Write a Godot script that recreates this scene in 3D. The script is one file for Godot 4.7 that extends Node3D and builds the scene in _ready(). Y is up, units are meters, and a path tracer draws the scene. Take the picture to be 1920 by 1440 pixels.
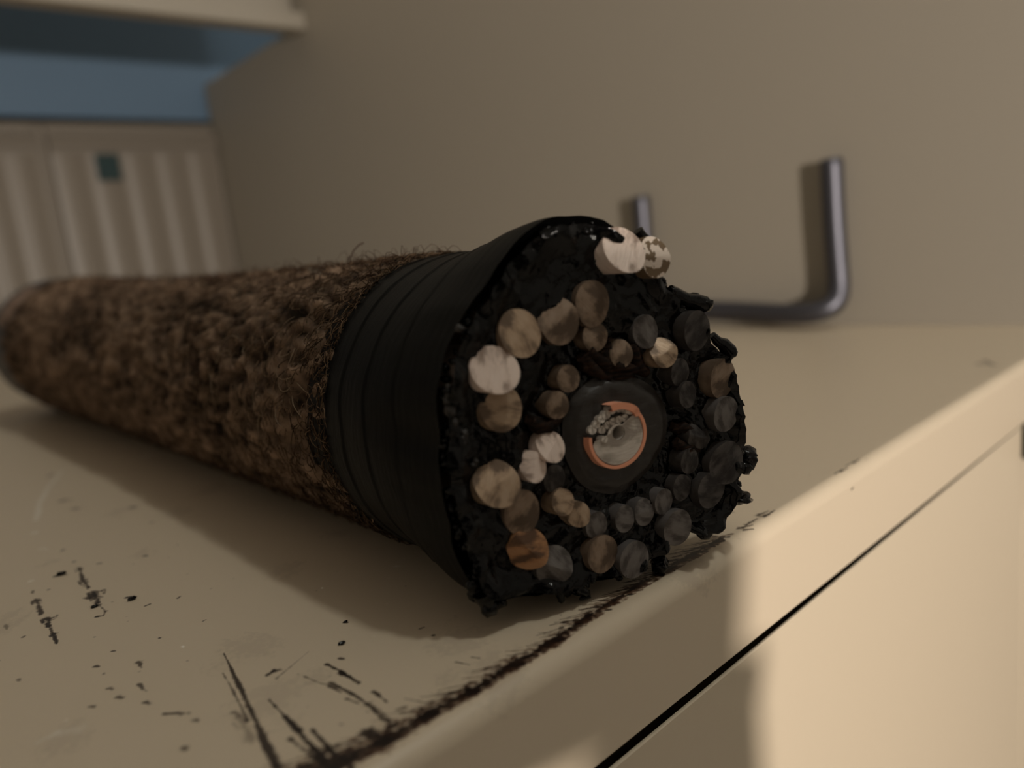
extends Node3D

# All lengths below are first measured in camera heights above the desktop and turned to metres by S.
const S := 0.0625
const F_PX := 1420.0
var RIGHT := Vector3(0.73302289, -0.10991021, 0.67126536)
var UPV := Vector3(0.20189453, 0.97754242, -0.06041042)
var BACK := Vector3(-0.64955064, 0.17980703, 0.73875124)
var rng := RandomNumberGenerator.new()
var nz := FastNoiseLite.new()
var mats := {}
var taken := {}

# ---------------------------------------------------------------- mesh builder
class MB:
	var V := PackedVector3Array()
	var N := PackedVector3Array()
	var U := PackedVector2Array()
	var C := PackedColorArray()
	var I := PackedInt32Array()
	var tint := Color(1, 1, 1)

	func patch(v: PackedVector3Array, idx: PackedInt32Array, uv: PackedVector2Array, cols: PackedColorArray, outward: Callable, flat := false) -> void:
		# outward(p) gives a rough outside direction at a point, used to settle the winding
		var score := 0.0
		var k := 0
		var step: int = maxi(3, int(idx.size() / 3 / 60) * 3)
		while k + 2 < idx.size():
			var a := v[idx[k]]
			var b := v[idx[k + 1]]
			var c := v[idx[k + 2]]
			var o: Vector3 = outward.call((a + b + c) / 3.0)
			score += signf((c - a).cross(b - a).dot(o))
			k += step
		var flip := score < 0.0
		if flat:
			for t in range(0, idx.size(), 3):
				var a := v[idx[t]]
				var b := v[idx[t + (2 if flip else 1)]]
				var c := v[idx[t + (1 if flip else 2)]]
				var n := (c - a).cross(b - a).normalized()
				var at := V.size()
				var order := [idx[t], idx[t + (2 if flip else 1)], idx[t + (1 if flip else 2)]]
				for q in 3:
					V.append(v[order[q]])
					N.append(n)
					U.append(uv[order[q]] if uv.size() else Vector2.ZERO)
					C.append(cols[order[q]] if cols.size() else tint)
					I.append(at + q)
			return
		var nn := PackedVector3Array()
		nn.resize(v.size())
		for t in range(0, idx.size(), 3):
			var ia := idx[t]
			var ib := idx[t + (2 if flip else 1)]
			var ic := idx[t + (1 if flip else 2)]
			var n := (v[ic] - v[ia]).cross(v[ib] - v[ia])
			nn[ia] += n
			nn[ib] += n
			nn[ic] += n
		var base := V.size()
		for q in v.size():
			V.append(v[q])
			N.append(nn[q].normalized() if nn[q].length_squared() > 0.0 else Vector3.UP)
			U.append(uv[q] if uv.size() else Vector2.ZERO)
			C.append(cols[q] if cols.size() else tint)
		for t in range(0, idx.size(), 3):
			I.append(base + idx[t])
			I.append(base + idx[t + (2 if flip else 1)])
			I.append(base + idx[t + (1 if flip else 2)])

	func grid(nu: int, nv: int, f: Callable, outward: Callable, wrap := false, uvf = null, cf = null, flat := false) -> void:
		var v := PackedVector3Array()
		var uv := PackedVector2Array()
		var cs := PackedColorArray()
		var idx := PackedInt32Array()
		var cu := nu if wrap else nu + 1
		for j in nv + 1:
			for i in cu:
				var a := float(i) / nu
				var b := float(j) / nv
				v.append(f.call(a, b))
				if uvf != null:
					uv.append(uvf.call(a, b))
				if cf != null:
					cs.append(cf.call(a, b))
		for j in nv:
			for i in nu:
				var i1 := (i + 1) % cu
				var p := j * cu + i
				var q := j * cu + i1
				idx.append_array([p, q, p + cu, q, q + cu, p + cu])
		patch(v, idx, uv, cs, outward, flat)

	func tube(path: PackedVector3Array, radii: Array, sides: int, caps := true) -> void:
		var v := PackedVector3Array()
		var idx := PackedInt32Array()
		var cs := PackedColorArray()
		var ref := Vector3(0.31, 0.77, 0.55)
		var m := path.size()
		for j in m:
			var t := (path[mini(j + 1, m - 1)] - path[maxi(j - 1, 0)]).normalized()
			if absf(t.dot(ref)) > 0.96:
				ref = Vector3(0.9, -0.3, 0.2)
			var a := ref.cross(t).normalized()
			ref = t.cross(a)
			var b := t.cross(a)
			var r: float = radii[mini(j, radii.size() - 1)]
			for i in sides:
				var w := TAU * i / sides
				v.append(path[j] + (a * cos(w) + b * sin(w)) * r)
		for j in m - 1:
			for i in sides:
				var i1 := (i + 1) % sides
				idx.append_array([j * sides + i, j * sides + i1, (j + 1) * sides + i, j * sides + i1, (j + 1) * sides + i1, (j + 1) * sides + i])
		var mid := path[0]
		var mid1 := path[1]
		patch(v.slice(0), idx, PackedVector2Array(), cs, func(p): return p - (mid if p.distance_squared_to(mid) < p.distance_squared_to(mid1) else mid1) if m == 2 else tube_out(p, path))
		if caps:
			for e in [0, m - 1]:
				var ring := v.slice(e * sides, e * sides + sides)
				ring.append(path[e])
				var ci := PackedInt32Array()
				for i in sides:
					ci.append_array([i, (i + 1) % sides, sides])
				var d: Vector3 = (path[0] - path[1]) if e == 0 else (path[m - 1] - path[m - 2])
				patch(ring, ci, PackedVector2Array(), PackedColorArray(), func(_p): return d)

	func tube_out(p: Vector3, path: PackedVector3Array) -> Vector3:
		var best := path[0]
		for k in path.size() - 1:
			var q := Geometry3D.get_closest_point_to_segment(p, path[k], path[k + 1])
			if p.distance_squared_to(q) < p.distance_squared_to(best):
				best = q
		return p - best

	# box with small chamfers on every edge
	func box(lo: Vector3, hi: Vector3, ch := 0.0) -> void:
		if ch <= 0.0:
			ch = minf(minf(hi.x - lo.x, hi.y - lo.y), hi.z - lo.z) * 0.08
		var mid := (lo + hi) / 2.0
		var h := (hi - lo) / 2.0
		var v := PackedVector3Array()
		var idx := PackedInt32Array()
		for sx in [-1, 1]:
			for sy in [-1, 1]:
				for sz in [-1, 1]:
					for ax in 3:
						var q := Vector3(h.x - ch, h.y - ch, h.z - ch)
						q[ax] += ch
						v.append(mid + q * Vector3(sx, sy, sz))
		var id := func(sx, sy, sz, ax): return ((sx * 2 + sy) * 2 + sz) * 3 + ax
		for ax in 3:
			var a := (ax + 1) % 3
			var b := (ax + 2) % 3
			for s in 2:
				var c := []
				for q in [[0, 0], [1, 0], [1, 1], [0, 1]]:
					var t := [0, 0, 0]
					t[ax] = s
					t[a] = q[0]
					t[b] = q[1]
					c.append(id.call(t[0], t[1], t[2], ax))
				quad(idx, v, mid, c)
			for sa in 2:
				for sb in 2:
					var c := []
					for q in [[0, a], [1, a], [1, b], [0, b]]:
						var t := [0, 0, 0]
						t[ax] = q[0]
						t[a] = sa
						t[b] = sb
						c.append(id.call(t[0], t[1], t[2], q[1]))
					quad(idx, v, mid, c)
		for sx in 2:
			for sy in 2:
				for sz in 2:
					tri(idx, v, mid, id.call(sx, sy, sz, 0), id.call(sx, sy, sz, 1), id.call(sx, sy, sz, 2))
		patch(v, idx, PackedVector2Array(), PackedColorArray(), func(p): return p - mid, true)

	func tri(idx: PackedInt32Array, v: PackedVector3Array, mid: Vector3, a: int, b: int, c: int) -> void:
		if (v[c] - v[a]).cross(v[b] - v[a]).dot((v[a] + v[b] + v[c]) / 3.0 - mid) < 0.0:
			idx.append_array([a, c, b])
		else:
			idx.append_array([a, b, c])

	func quad(idx: PackedInt32Array, v: PackedVector3Array, mid: Vector3, c: Array) -> void:
		tri(idx, v, mid, c[0], c[1], c[2])
		tri(idx, v, mid, c[0], c[2], c[3])

	# closed lathe round axis (unit) from origin; profile of (radius, height)
	func lathe(at: Vector3, axis: Vector3, prof: Array, sides := 32) -> void:
		var a := (Vector3(0.3, 0.2, 0.93) if absf(axis.z) < 0.9 else Vector3(0.9, 0.2, 0.1)).cross(axis).normalized()
		var b := axis.cross(a)
		for k in prof.size() - 1:
			var p: Vector2 = prof[k]
			var q: Vector2 = prof[k + 1]
			var dir := (q - p).normalized()
			var nr := Vector2(dir.y, -dir.x)
			grid(sides, 1, func(u, w):
				var m := p.lerp(q, w)
				return at + (a * cos(u * TAU) + b * sin(u * TAU)) * m.x + axis * m.y,
				func(pt):
					var rel: Vector3 = pt - at
					var rad := (rel - axis * rel.dot(axis)).normalized()
					return rad * nr.x + axis * nr.y, true)

	func mesh(off: Vector3) -> ArrayMesh:
		var vv := V.duplicate()
		for k in vv.size():
			vv[k] = vv[k] - off
		var arr := []
		arr.resize(Mesh.ARRAY_MAX)
		arr[Mesh.ARRAY_VERTEX] = vv
		arr[Mesh.ARRAY_NORMAL] = N
		arr[Mesh.ARRAY_TEX_UV] = U
		arr[Mesh.ARRAY_COLOR] = C
		arr[Mesh.ARRAY_INDEX] = I
		var am := ArrayMesh.new()
		am.add_surface_from_arrays(Mesh.PRIMITIVE_TRIANGLES, arr)
		return am

# ---------------------------------------------------------------- naming helpers
func numbered(called: String) -> String:
	if not taken.has(called):
		taken[called] = 0
		return called
	taken[called] += 1
	return "%s_%03d" % [called, taken[called]]

func thing(called: String, label: String, category: String, at: Vector3, group := "") -> Node3D:
	var o := Node3D.new()
	o.name = numbered(called)
	add_child(o)
	o.position = at
	o.set_meta("label", label)
	o.set_meta("category", category)
	if group:
		o.set_meta("group", group)
	return o

func part(called: String, mb: MB, m: Material, parent: Node3D, label := "") -> MeshInstance3D:
	var o := MeshInstance3D.new()
	o.name = called
	o.mesh = mb.mesh(parent.global_position if parent != self else Vector3.ZERO)
	o.material_override = m
	o.cast_shadow = GeometryInstance3D.SHADOW_CASTING_SETTING_ON
	parent.add_child(o, true)
	if label:
		o.set_meta("label", label)
	return o

func struct(called: String, mb: MB, m: Material) -> MeshInstance3D:
	var o := part(called, mb, m, self)
	o.set_meta("kind", "structure")
	return o

# ---------------------------------------------------------------- picking places from the photograph
func eye() -> Vector3:
	return Vector3(0, S, 0)

func sight(x: float, y: float) -> Vector3:
	return (RIGHT * (x - 960.0) - UPV * (y - 720.0) - BACK * F_PX).normalized()

func on_plane(x: float, y: float, at: Vector3, n: Vector3) -> Vector3:
	var d := sight(x, y)
	return eye() + d * ((at - eye()).dot(n) / d.dot(n))

func on_table(x: float, y: float) -> Vector3:
	return on_plane(x, y, Vector3.ZERO, Vector3.UP)

func h(x: float, y: float, z: float) -> Vector3:
	return Vector3(x, y, z) * S

# ---------------------------------------------------------------- materials
func mat(color: Color, rough: float, metal := 0.0, spec := 0.5) -> StandardMaterial3D:
	var m := StandardMaterial3D.new()
	m.albedo_color = color
	m.roughness = rough
	m.metallic = metal
	m.metallic_specular = spec
	return m

func noise_tex(size: int, seed_: int, freq: float, stretch: Vector2, ramp: Array, oct := 4, warp := 0.0) -> ImageTexture:
	# ramp: [[position, Color], ...] in sRGB
	var g := Gradient.new()
	g.offsets = PackedFloat32Array(ramp.map(func(r): return r[0]))
	g.colors = PackedColorArray(ramp.map(func(r): return r[1]))
	var n := FastNoiseLite.new()
	n.seed = seed_
	n.frequency = freq
	n.fractal_octaves = oct
	if warp > 0.0:
		n.domain_warp_enabled = true
		n.domain_warp_amplitude = warp
	var im := Image.create(size, size, false, Image.FORMAT_RGB8)
	for y in size:
		for x in size:
			im.set_pixel(x, y, g.sample(clampf(n.get_noise_2d(x * stretch.x, y * stretch.y) * 0.9 + 0.5, 0, 1)))
	return ImageTexture.create_from_image(im)

func bump_tex(size: int, seed_: int, freq: float, stretch: Vector2, strength: float, oct := 4) -> ImageTexture:
	var n := FastNoiseLite.new()
	n.seed = seed_
	n.frequency = freq
	n.fractal_octaves = oct
	var im := Image.create(size, size, false, Image.FORMAT_RGB8)
	for y in size:
		for x in size:
			var k := clampf(n.get_noise_2d(x * stretch.x, y * stretch.y) * 0.9 + 0.5, 0, 1)
			im.set_pixel(x, y, Color(k, k, k))
	im.bump_map_to_normal_map(strength)
	return ImageTexture.create_from_image(im)

func steel(c0: Color, c1: Color, rough: float, metal: float, seed_: int) -> StandardMaterial3D:
	var m := mat(Color.WHITE, rough, metal)
	m.albedo_texture = noise_tex(160, seed_, 0.009, Vector2(0.9, 1.7), [[0.2, c0], [0.42, c0.lerp(c1, 0.6)], [0.6, c1], [0.85, c1.lightened(0.06)]], 4, 20.0)
	m.normal_enabled = true
	m.normal_texture = mats.saw
	m.normal_scale = 0.15
	return m

func make_materials() -> void:
	mats.saw = bump_tex(160, 5, 0.05, Vector2(0.25, 3.0), 3.0)
	# painted furniture
	mats.cream = mat(Color(0.80, 0.74, 0.65), 0.42)
	mats.panel = mat(Color(0.625, 0.595, 0.545), 0.55)
	mats.panel.normal_enabled = true
	mats.panel.normal_texture = bump_tex(256, 21, 0.12, Vector2.ONE, 1.2, 2)
	mats.panel.normal_scale = 0.12
	mats.panel.uv1_triplanar = true
	mats.panel.uv1_scale = Vector3.ONE * 25.0
	mats.fluted = mat(Color(0.545, 0.51, 0.465), 0.42)
	mats.blue = mat(Color(0.44, 0.55, 0.66), 0.6)
	mats.blue.albedo_texture = noise_tex(128, 33, 0.3, Vector2.ONE, [[0.2, Color(0.9, 0.9, 0.9)], [0.8, Color(1, 1, 1)]], 2)
	mats.blue.uv1_triplanar = true
	mats.blue.uv1_scale = Vector3.ONE * 40.0
	mats.sticker = mat(Color(0.10, 0.22, 0.23), 0.5)
	mats.rod = mat(Color(0.36, 0.36, 0.39), 0.42, 0.85)
	mats.latch = mat(Color(0.22, 0.23, 0.20), 0.4, 0.6)
	# cable
	mats.tape = mat(Color(0.045, 0.045, 0.042), 0.48, 0.0, 0.22)
	mats.tape.normal_enabled = true
	mats.tape.normal_texture = bump_tex(256, 51, 0.02, Vector2(0.6, 2.0), 2.5)
	mats.tape.normal_scale = 0.25
	mats.tar = mat(Color(0.022, 0.021, 0.022), 0.13, 0.0, 0.35)
	mats.tar.normal_enabled = true
	mats.tar.normal_texture = bump_tex(256, 61, 0.035, Vector2.ONE, 5.0, 5)
	mats.tar.normal_scale = 0.35
	mats.tar.uv1_triplanar = true
	mats.tar.uv1_scale = Vector3.ONE * 60.0
	mats.jute = mat(Color.WHITE, 0.95, 0.0, 0.2)
	mats.jute.vertex_color_use_as_albedo = true
	mats.bedding = mat(Color(0.20, 0.13, 0.085), 0.75, 0.0, 0.3)
	mats.bedding.albedo_texture = noise_tex(128, 71, 0.05, Vector2(0.6, 2.5), [[0.25, Color(0.25, 0.22, 0.2)], [0.5, Color(0.7, 0.66, 0.6)], [0.75, Color(1, 1, 1)]])
	mats.bedding.uv1_triplanar = true
	mats.bedding.uv1_scale = Vector3.ONE * 70.0
	mats.sheath = mat(Color(0.16, 0.14, 0.125), 0.42)
	mats.sheath.normal_enabled = true
	mats.sheath.normal_texture = bump_tex(256, 81, 0.02, Vector2(0.5, 1.6), 3.0)
	mats.sheath.normal_scale = 0.5
	mats.sheath.uv1_triplanar = true
	mats.sheath.uv1_scale = Vector3.ONE * 45.0
	mats.copper = mat(Color(0.98, 0.68, 0.55), 0.4, 0.2)
	mats.copper.normal_enabled = true
	mats.copper.normal_texture = mats.saw
	mats.copper.normal_scale = 0.2
	mats.steel_pale = steel(Color(0.60, 0.52, 0.47), Color(0.88, 0.80, 0.75), 0.5, 0.2, 101)
	mats.steel_tan = steel(Color(0.42, 0.35, 0.29), Color(0.70, 0.60, 0.50), 0.45, 0.4, 102)
	mats.steel_brown = steel(Color(0.36, 0.30, 0.25), Color(0.56, 0.48, 0.41), 0.5, 0.5, 103)
	mats.steel_grey = steel(Color(0.30, 0.28, 0.27), Color(0.44, 0.42, 0.41), 0.5, 0.6, 104)
	mats.steel_dark = steel(Color(0.17, 0.155, 0.15), Color(0.29, 0.27, 0.26), 0.55, 0.5, 105)
	mats.steel_orange = steel(Color(0.36, 0.26, 0.19), Color(0.66, 0.48, 0.33), 0.45, 0.4, 106)
	mats.steel_patchy = steel(Color(0.45, 0.36, 0.26), Color(0.88, 0.82, 0.77), 0.5, 0.2, 108)
	mats.steel_patchy.albedo_texture = noise_tex(160, 109, 0.022, Vector2.ONE, [[0.44, Color(0.45, 0.37, 0.28)], [0.5, Color(0.88, 0.82, 0.77)]], 3, 12.0)
	mats.strand = steel(Color(0.62, 0.58, 0.54), Color(0.82, 0.78, 0.74), 0.5, 0.25, 107)

# ---------------------------------------------------------------- stains on the desktop
const TX := 2048
var stain: Image
const ZF := -1.25
const LIP := 0.30   # length of the turned-down front that shares the texture

func warp_u(x: float) -> float:
	return x / 2.2 * 0.7 if x < 2.2 else 0.7 + (x - 2.2) / 3.4 * 0.3

func unwarp_u(u: float) -> float:
	return u / 0.7 * 2.2 if u < 0.7 else 2.2 + (u - 0.7) / 0.3 * 3.4

func warp_v(s: float) -> float:
	return s / 1.7 * 0.75 if s < 1.7 else 0.75 + (s - 1.7) / 3.6 * 0.25

func unwarp_v(v: float) -> float:
	return v / 0.75 * 1.7 if v < 0.75 else 1.7 + (v - 0.75) / 0.25 * 3.6

# photograph pixel -> (x, distance along the folded sheet), in camera heights
func sheet(px: Vector2) -> Vector2:
	var p := on_table(px.x, px.y) / S
	if p.z < ZF:
		return Vector2(p.x, LIP + ZF - p.z)
	var q := on_plane(px.x, px.y, h(0, 0, ZF), Vector3.BACK) / S
	return Vector2(q.x, LIP + q.y)

func daub(a: Vector2, b: Vector2, wa: float, wb: float, col: Color, strength: float, rag := 0.6, fr := 1.0) -> void:
	var pad := maxf(wa, wb) * 1.6
	var x0 := clampi(int(warp_u(minf(a.x, b.x) - pad) * TX), 2, TX - 3)
	var x1 := clampi(int(warp_u(maxf(a.x, b.x) + pad) * TX) + 1, 2, TX - 3)
	var y0 := clampi(int(warp_v(minf(a.y, b.y) - pad) * TX), 2, TX - 3)
	var y1 := clampi(int(warp_v(maxf(a.y, b.y) + pad) * TX) + 1, 2, TX - 3)
	var ab := b - a
	var l := maxf(ab.length(), 1e-5)
	var d := ab / l
	for y in range(y0, y1 + 1):
		var s := unwarp_v((y + 0.5) / TX)
		for x in range(x0, x1 + 1):
			var p := Vector2(unwarp_u((x + 0.5) / TX), s)
			var t := clampf((p - a).dot(d) / l, 0, 1)
			var w := lerpf(wa, wb, t)
			if w <= 0.0:
				continue
			var off := p - a - ab * t
			var rel := off.length() / w
			if rel > 1.6:
				continue
			var al := (p - a).dot(d)
			var ac := (p - a).dot(Vector2(-d.y, d.x))
			var n := nz.get_noise_3d(al * 260.0 * fr, ac * 1500.0 * fr, 3.0) * 0.7 + nz.get_noise_3d(p.x * 2200.0, p.y * 2200.0, 9.0) * 0.5
			var k := 1.0 - rel + n * rag * 1.6
			k = smoothstep(-0.1, 0.75, k) * strength
			if k > 0.003:
				stain.set_pixel(x, y, stain.get_pixel(x, y).lerp(col, k))

func smear(pts: Array, w0: float, w1: float, strength: float, rag := 0.6, col := Color(0.075, 0.045, 0.028), fr := 1.0) -> void:
	# pts and widths in photograph pixels; widths turned to lengths on the sheet at that depth
	for k in pts.size() - 1:
		var a := sheet(pts[k])
		var b := sheet(pts[k + 1])
		var za := px_size(pts[k])
		var zb := px_size(pts[k + 1])
		var t0 := float(k) / (pts.size() - 1)
		var t1 := float(k + 1) / (pts.size() - 1)
		daub(a, b, lerpf(w0, w1, t0) * za, lerpf(w0, w1, t1) * zb, col, strength, rag, fr)

func px_size(p: Vector2) -> float:
	var q := on_table(p.x, p.y)
	if q.z / S > ZF:
		q = on_plane(p.x, p.y, h(0, 0, ZF), Vector3.BACK)
	return (q - eye()).dot(-BACK) / F_PX / S * 0.5 * 1.4

func v2(x: float, y: float) -> Vector2:
	return Vector2(x, y)

func paint_stains(base: Color) -> ImageTexture:
	stain = Image.create(TX, TX, false, Image.FORMAT_RGB8)
	stain.fill(base)
	var dark := Color(0.085, 0.052, 0.035)
	var brown := Color(0.24, 0.145, 0.09)
	# faint mottling and dust specks
	for k in 500:
		var c := Vector2(rng.randf_range(0.1, 5.0), LIP + rng.randf_range(0.02, 4.6))
		var w := rng.randf_range(0.002, 0.005)
		daub(c, c + Vector2(rng.randf_range(-1, 1), rng.randf_range(-1, 1)) * w, w, w, dark if rng.randf() < 0.75 else Color(0.95, 0.92, 0.88), rng.randf_range(0.12, 0.4), 0.8)
	for k in 40:
		var c := Vector2(rng.randf_range(0.1, 3.0), LIP + rng.randf_range(0.02, 2.6))
		var w := rng.randf_range(0.03, 0.10)
		daub(c, c + Vector2(rng.randf_range(-1, 1), rng.randf_range(-1, 1)) * w, w, w * 0.6, base.darkened(0.14), 0.35, 1.1, 0.25)
	# smear rubbed along the front edge: many short slanting strokes
	var edge := [[470, 1500, 46], [560, 1462, 46], [640, 1428, 44], [720, 1390, 38], [800, 1342, 30], [880, 1300, 27], [960, 1250, 24], [1040, 1203, 20], [1100, 1160, 15], [1150, 1130, 11], [1200, 1098, 12], [1250, 1068, 15], [1300, 1042, 14], [1350, 1014, 9]]
	for k in edge.size() - 1:
		var a: Array = edge[k]
		var b: Array = edge[k + 1]
		smear([v2(a[0], a[1]), v2(b[0], b[1])], a[2] * 1.25, b[2] * 1.25, 0.8, 0.8, brown)
		smear([v2(a[0], a[1] - 4), v2(b[0], b[1] - 4)], a[2] * 0.85, b[2] * 0.85, 0.9, 1.0, dark)
		for q in 20:
			var t := rng.randf()
			var wd: float = lerpf(a[2], b[2], t)
			var c := Vector2(lerpf(a[0], b[0], t), lerpf(a[1], b[1], t) + rng.randf_range(-0.85, 0.4) * wd)
			var len_ := rng.randf_range(14, 40)
			smear([c + Vector2(-len_, len_ * rng.randf_range(-0.1, 0.22)), c + Vector2(len_ * 0.6, -len_ * rng.randf_range(0.1, 0.4))], 1.5, rng.randf_range(3, 6), rng.randf_range(0.5, 0.95), 0.7, dark if rng.randf() < 0.6 else brown)
	for q in [[1385, 990, 1412, 984, 9], [1398, 984, 1420, 972, 8], [1420, 966, 1440, 958, 10], [1434, 968, 1452, 957, 9], [1394, 994, 1416, 990, 6], [1566, 888, 1580, 880, 5], [1576, 884, 1590, 877, 6], [1600, 868, 1613, 860, 6], [1586, 873, 1604, 864, 3], [1596, 918, 1600, 914, 3], [1330, 1004, 1368, 1008, 6], [1366, 962, 1376, 960, 4], [1835, 682, 1868, 684, 9], [1848, 676, 1862, 684, 7]]:
		smear([v2(q[0], q[1]), v2(q[2], q[3])], q[4], q[4] * 0.7, 0.8, 0.8, dark)
	# streaks dragged to the corner
	for q in [[[420, 1225, 470, 1330, 520, 1440, 545, 1500], 3, 22, 0.8], [[505, 1312, 560, 1370, 620, 1440, 650, 1480], 4, 26, 0.9], [[545, 1385, 590, 1420, 640, 1460], 9, 18, 0.75],
			[[585, 1368, 620, 1405, 660, 1440], 8, 20, 0.85], [[418, 1262, 440, 1300, 465, 1352], 3, 6, 0.5], [[440, 1335, 465, 1352], 10, 6, 0.35], [[450, 1345, 470, 1385], 16, 20, 0.25],
			[[612, 1245, 640, 1258, 672, 1280], 6, 9, 0.9], [[640, 1262, 665, 1275], 13, 5, 0.95], [[620, 1280, 660, 1300, 690, 1320, 715, 1345, 740, 1362], 8, 10, 0.75], [[570, 1268, 600, 1281, 628, 1287], 3, 3, 0.55],
			[[618, 1286, 640, 1298], 6, 6, 0.8], [[650, 1310, 672, 1318], 6, 5, 0.7], [[703, 1297, 725, 1316], 10, 5, 0.75], [[690, 1318, 720, 1340, 745, 1365], 12, 10, 0.4],
			[[500, 1266, 512, 1258, 524, 1256], 8, 10, 0.8], [[518, 1272, 545, 1250, 578, 1222], 5, 2, 0.4], [[745, 1330, 762, 1326], 10, 8, 0.6], [[760, 1310, 800, 1318, 850, 1300], 4, 8, 0.5], [[690, 1370, 720, 1385], 22, 22, 0.75],
			[[840, 1298, 900, 1288], 5, 10, 0.75], [[855, 1241, 880, 1246], 4, 4, 0.5], [[885, 1232, 898, 1234], 5, 4, 0.6], [[640, 1207, 642, 1208], 8, 8, 0.95], [[638, 1234, 644, 1235], 7, 6, 0.7], [[645, 1167, 650, 1167], 5, 6, 0.8], [[812, 1191, 814, 1191], 6, 6, 0.7], [[788, 1178, 794, 1176], 7, 5, 0.4]]:
		var pts := []
		for k in range(0, q[0].size(), 2):
			pts.append(v2(q[0][k], q[0][k + 1]))
		smear(pts, q[1], q[2], q[3], 0.75, dark)
	# blotches further back
	for q in [[[70, 1125, 78, 1150], 12, 8, 0.75], [[92, 1160, 98, 1180], 17, 10, 0.9], [[98, 1180, 110, 1210], 8, 5, 0.7], [[108, 1195, 110, 1212], 10, 4, 0.8], [[105, 1080, 127, 1077], 8, 6, 0.95],
			[[150, 1065, 155, 1085], 9, 6, 0.7], [[158, 1088, 166, 1102], 11, 8, 0.8], [[172, 1118, 188, 1118], 14, 14, 0.75], [[178, 1112, 184, 1132], 18, 8, 0.9], [[174, 1138, 182, 1138], 8, 8, 0.95], [[190, 1138, 204, 1152, 200, 1160], 7, 5, 0.6], [[186, 1162, 198, 1160], 6, 5, 0.9],
			[[244, 1126, 254, 1124], 7, 6, 1.0], [[278, 1140, 286, 1137], 5, 4, 0.8], [[338, 1125, 343, 1122], 4, 4, 0.8], [[382, 1165, 386, 1163], 4, 4, 0.9], [[300, 1197, 302, 1197], 4, 4, 0.9], [[270, 1042, 276, 1042], 5, 5, 0.8], [[185, 1056, 190, 1056], 5, 5, 0.8], [[138, 1053, 140, 1052], 6, 6, 0.6], [[116, 1032, 120, 1030], 7, 5, 0.5], [[118, 938, 134, 936], 10, 8, 0.5], [[140, 953, 150, 953], 9, 9, 0.45], [[250, 950, 254, 951], 9, 9, 0.5], [[285, 979, 286, 979], 7, 7, 0.4], [[90, 893, 94, 890], 8, 8, 0.4],
			[[180, 1250, 186, 1250], 8, 6, 0.7], [[214, 1222, 217, 1222], 7, 6, 0.7], [[262, 1240, 265, 1252], 10, 8, 0.65], [[262, 1282, 274, 1296], 9, 9, 0.6], [[274, 1316, 282, 1320], 9, 9, 0.6], [[205, 1290, 210, 1292], 8, 8, 0.5], [[222, 1306, 230, 1308], 10, 9, 0.6], [[172, 1324, 176, 1325], 9, 9, 0.55], [[310, 1337, 352, 1337], 9, 12, 0.75], [[366, 1349, 372, 1351], 10, 9, 0.6], [[345, 1400, 350, 1404], 12, 11, 0.6], [[46, 1202, 50, 1200], 7, 5, 0.5], [[12, 1172, 14, 1180], 8, 6, 0.35], [[38, 1277, 40, 1278], 8, 8, 0.4], [[60, 1112, 62, 1108], 6, 5, 0.5], [[90, 1106, 92, 1105], 4, 4, 0.8]]:
		var pts := []
		for k in range(0, q[0].size(), 2):
			pts.append(v2(q[0][k], q[0][k + 1]))
		smear(pts, q[1], q[2], q[3], 0.95, dark)
	# pale scrapes in the paint
	var pale := base.lightened(0.38)
	smear([v2(118, 882), v2(92, 912), v2(76, 940), v2(68, 975)], 6, 11, 0.75, 0.5, pale)
	smear([v2(66, 998), v2(66, 999)], 12, 12, 0.8, 0.4, pale)
	smear([v2(80, 1028), v2(90, 1030)], 9, 9, 0.6, 0.9, pale)
	smear([v2(70, 1392), v2(105, 1374), v2(148, 1366)], 10, 26, 0.45, 0.6, pale)
	smear([v2(270, 856), v2(284, 853)], 15, 15, 0.6, 0.6, pale)
	smear([v2(432, 904), v2(446, 902)], 12, 12, 0.5, 0.7, pale)
	smear([v2(56, 1090), v2(62, 1088)], 8, 5, 0.9, 0.6, Color(0.95, 0.93, 0.9))
	smear([v2(342, 1212), v2(344, 1213)], 5, 5, 0.9, 0.6, Color(0.95, 0.93, 0.9))
	smear([v2(744, 1061), v2(748, 1061)], 9, 9, 0.7, 0.8, pale)
	smear([v2(604, 1102), v2(605, 1103)], 4, 4, 0.9, 0.6, Color(0.95, 0.93, 0.9))
	return ImageTexture.create_from_image(stain)

# ---------------------------------------------------------------- the scene
func _ready() -> void:
	rng.seed = 20240
	nz.seed = 7
	nz.frequency = 0.02
	nz.fractal_octaves = 3

	var cam := Camera3D.new()
	cam.name = "camera"
	var ph := CameraAttributesPhysical.new()
	ph.frustum_focal_length = 24.0 * F_PX / 1440.0
	ph.frustum_near = 0.01
	ph.frustum_far = 30.0
	ph.frustum_focus_distance = 2.25 * S
	ph.exposure_aperture = 8.0
	cam.attributes = ph
	cam.transform = Transform3D(Basis(RIGHT, UPV, BACK).orthonormalized(), eye())
	add_child(cam)
	cam.current = true

	var we := WorldEnvironment.new()
	we.name = "environment"
	var env := Environment.new()
	env.background_mode = Environment.BG_COLOR
	env.background_color = Color(0, 0, 0)
	env.tonemap_mode = Environment.TONE_MAPPER_LINEAR
	env.tonemap_exposure = 1.0
	env.sdfgi_enabled = true
	env.ssao_enabled = true
	env.ssil_enabled = true
	we.environment = env
	add_child(we)

	make_materials()
	build_room()
	build_lamps()
	build_phone_and_added_tripod()
	build_desk()
	build_hutch()
	build_rod()
	build_cable()
	build_crumbs()

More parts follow.
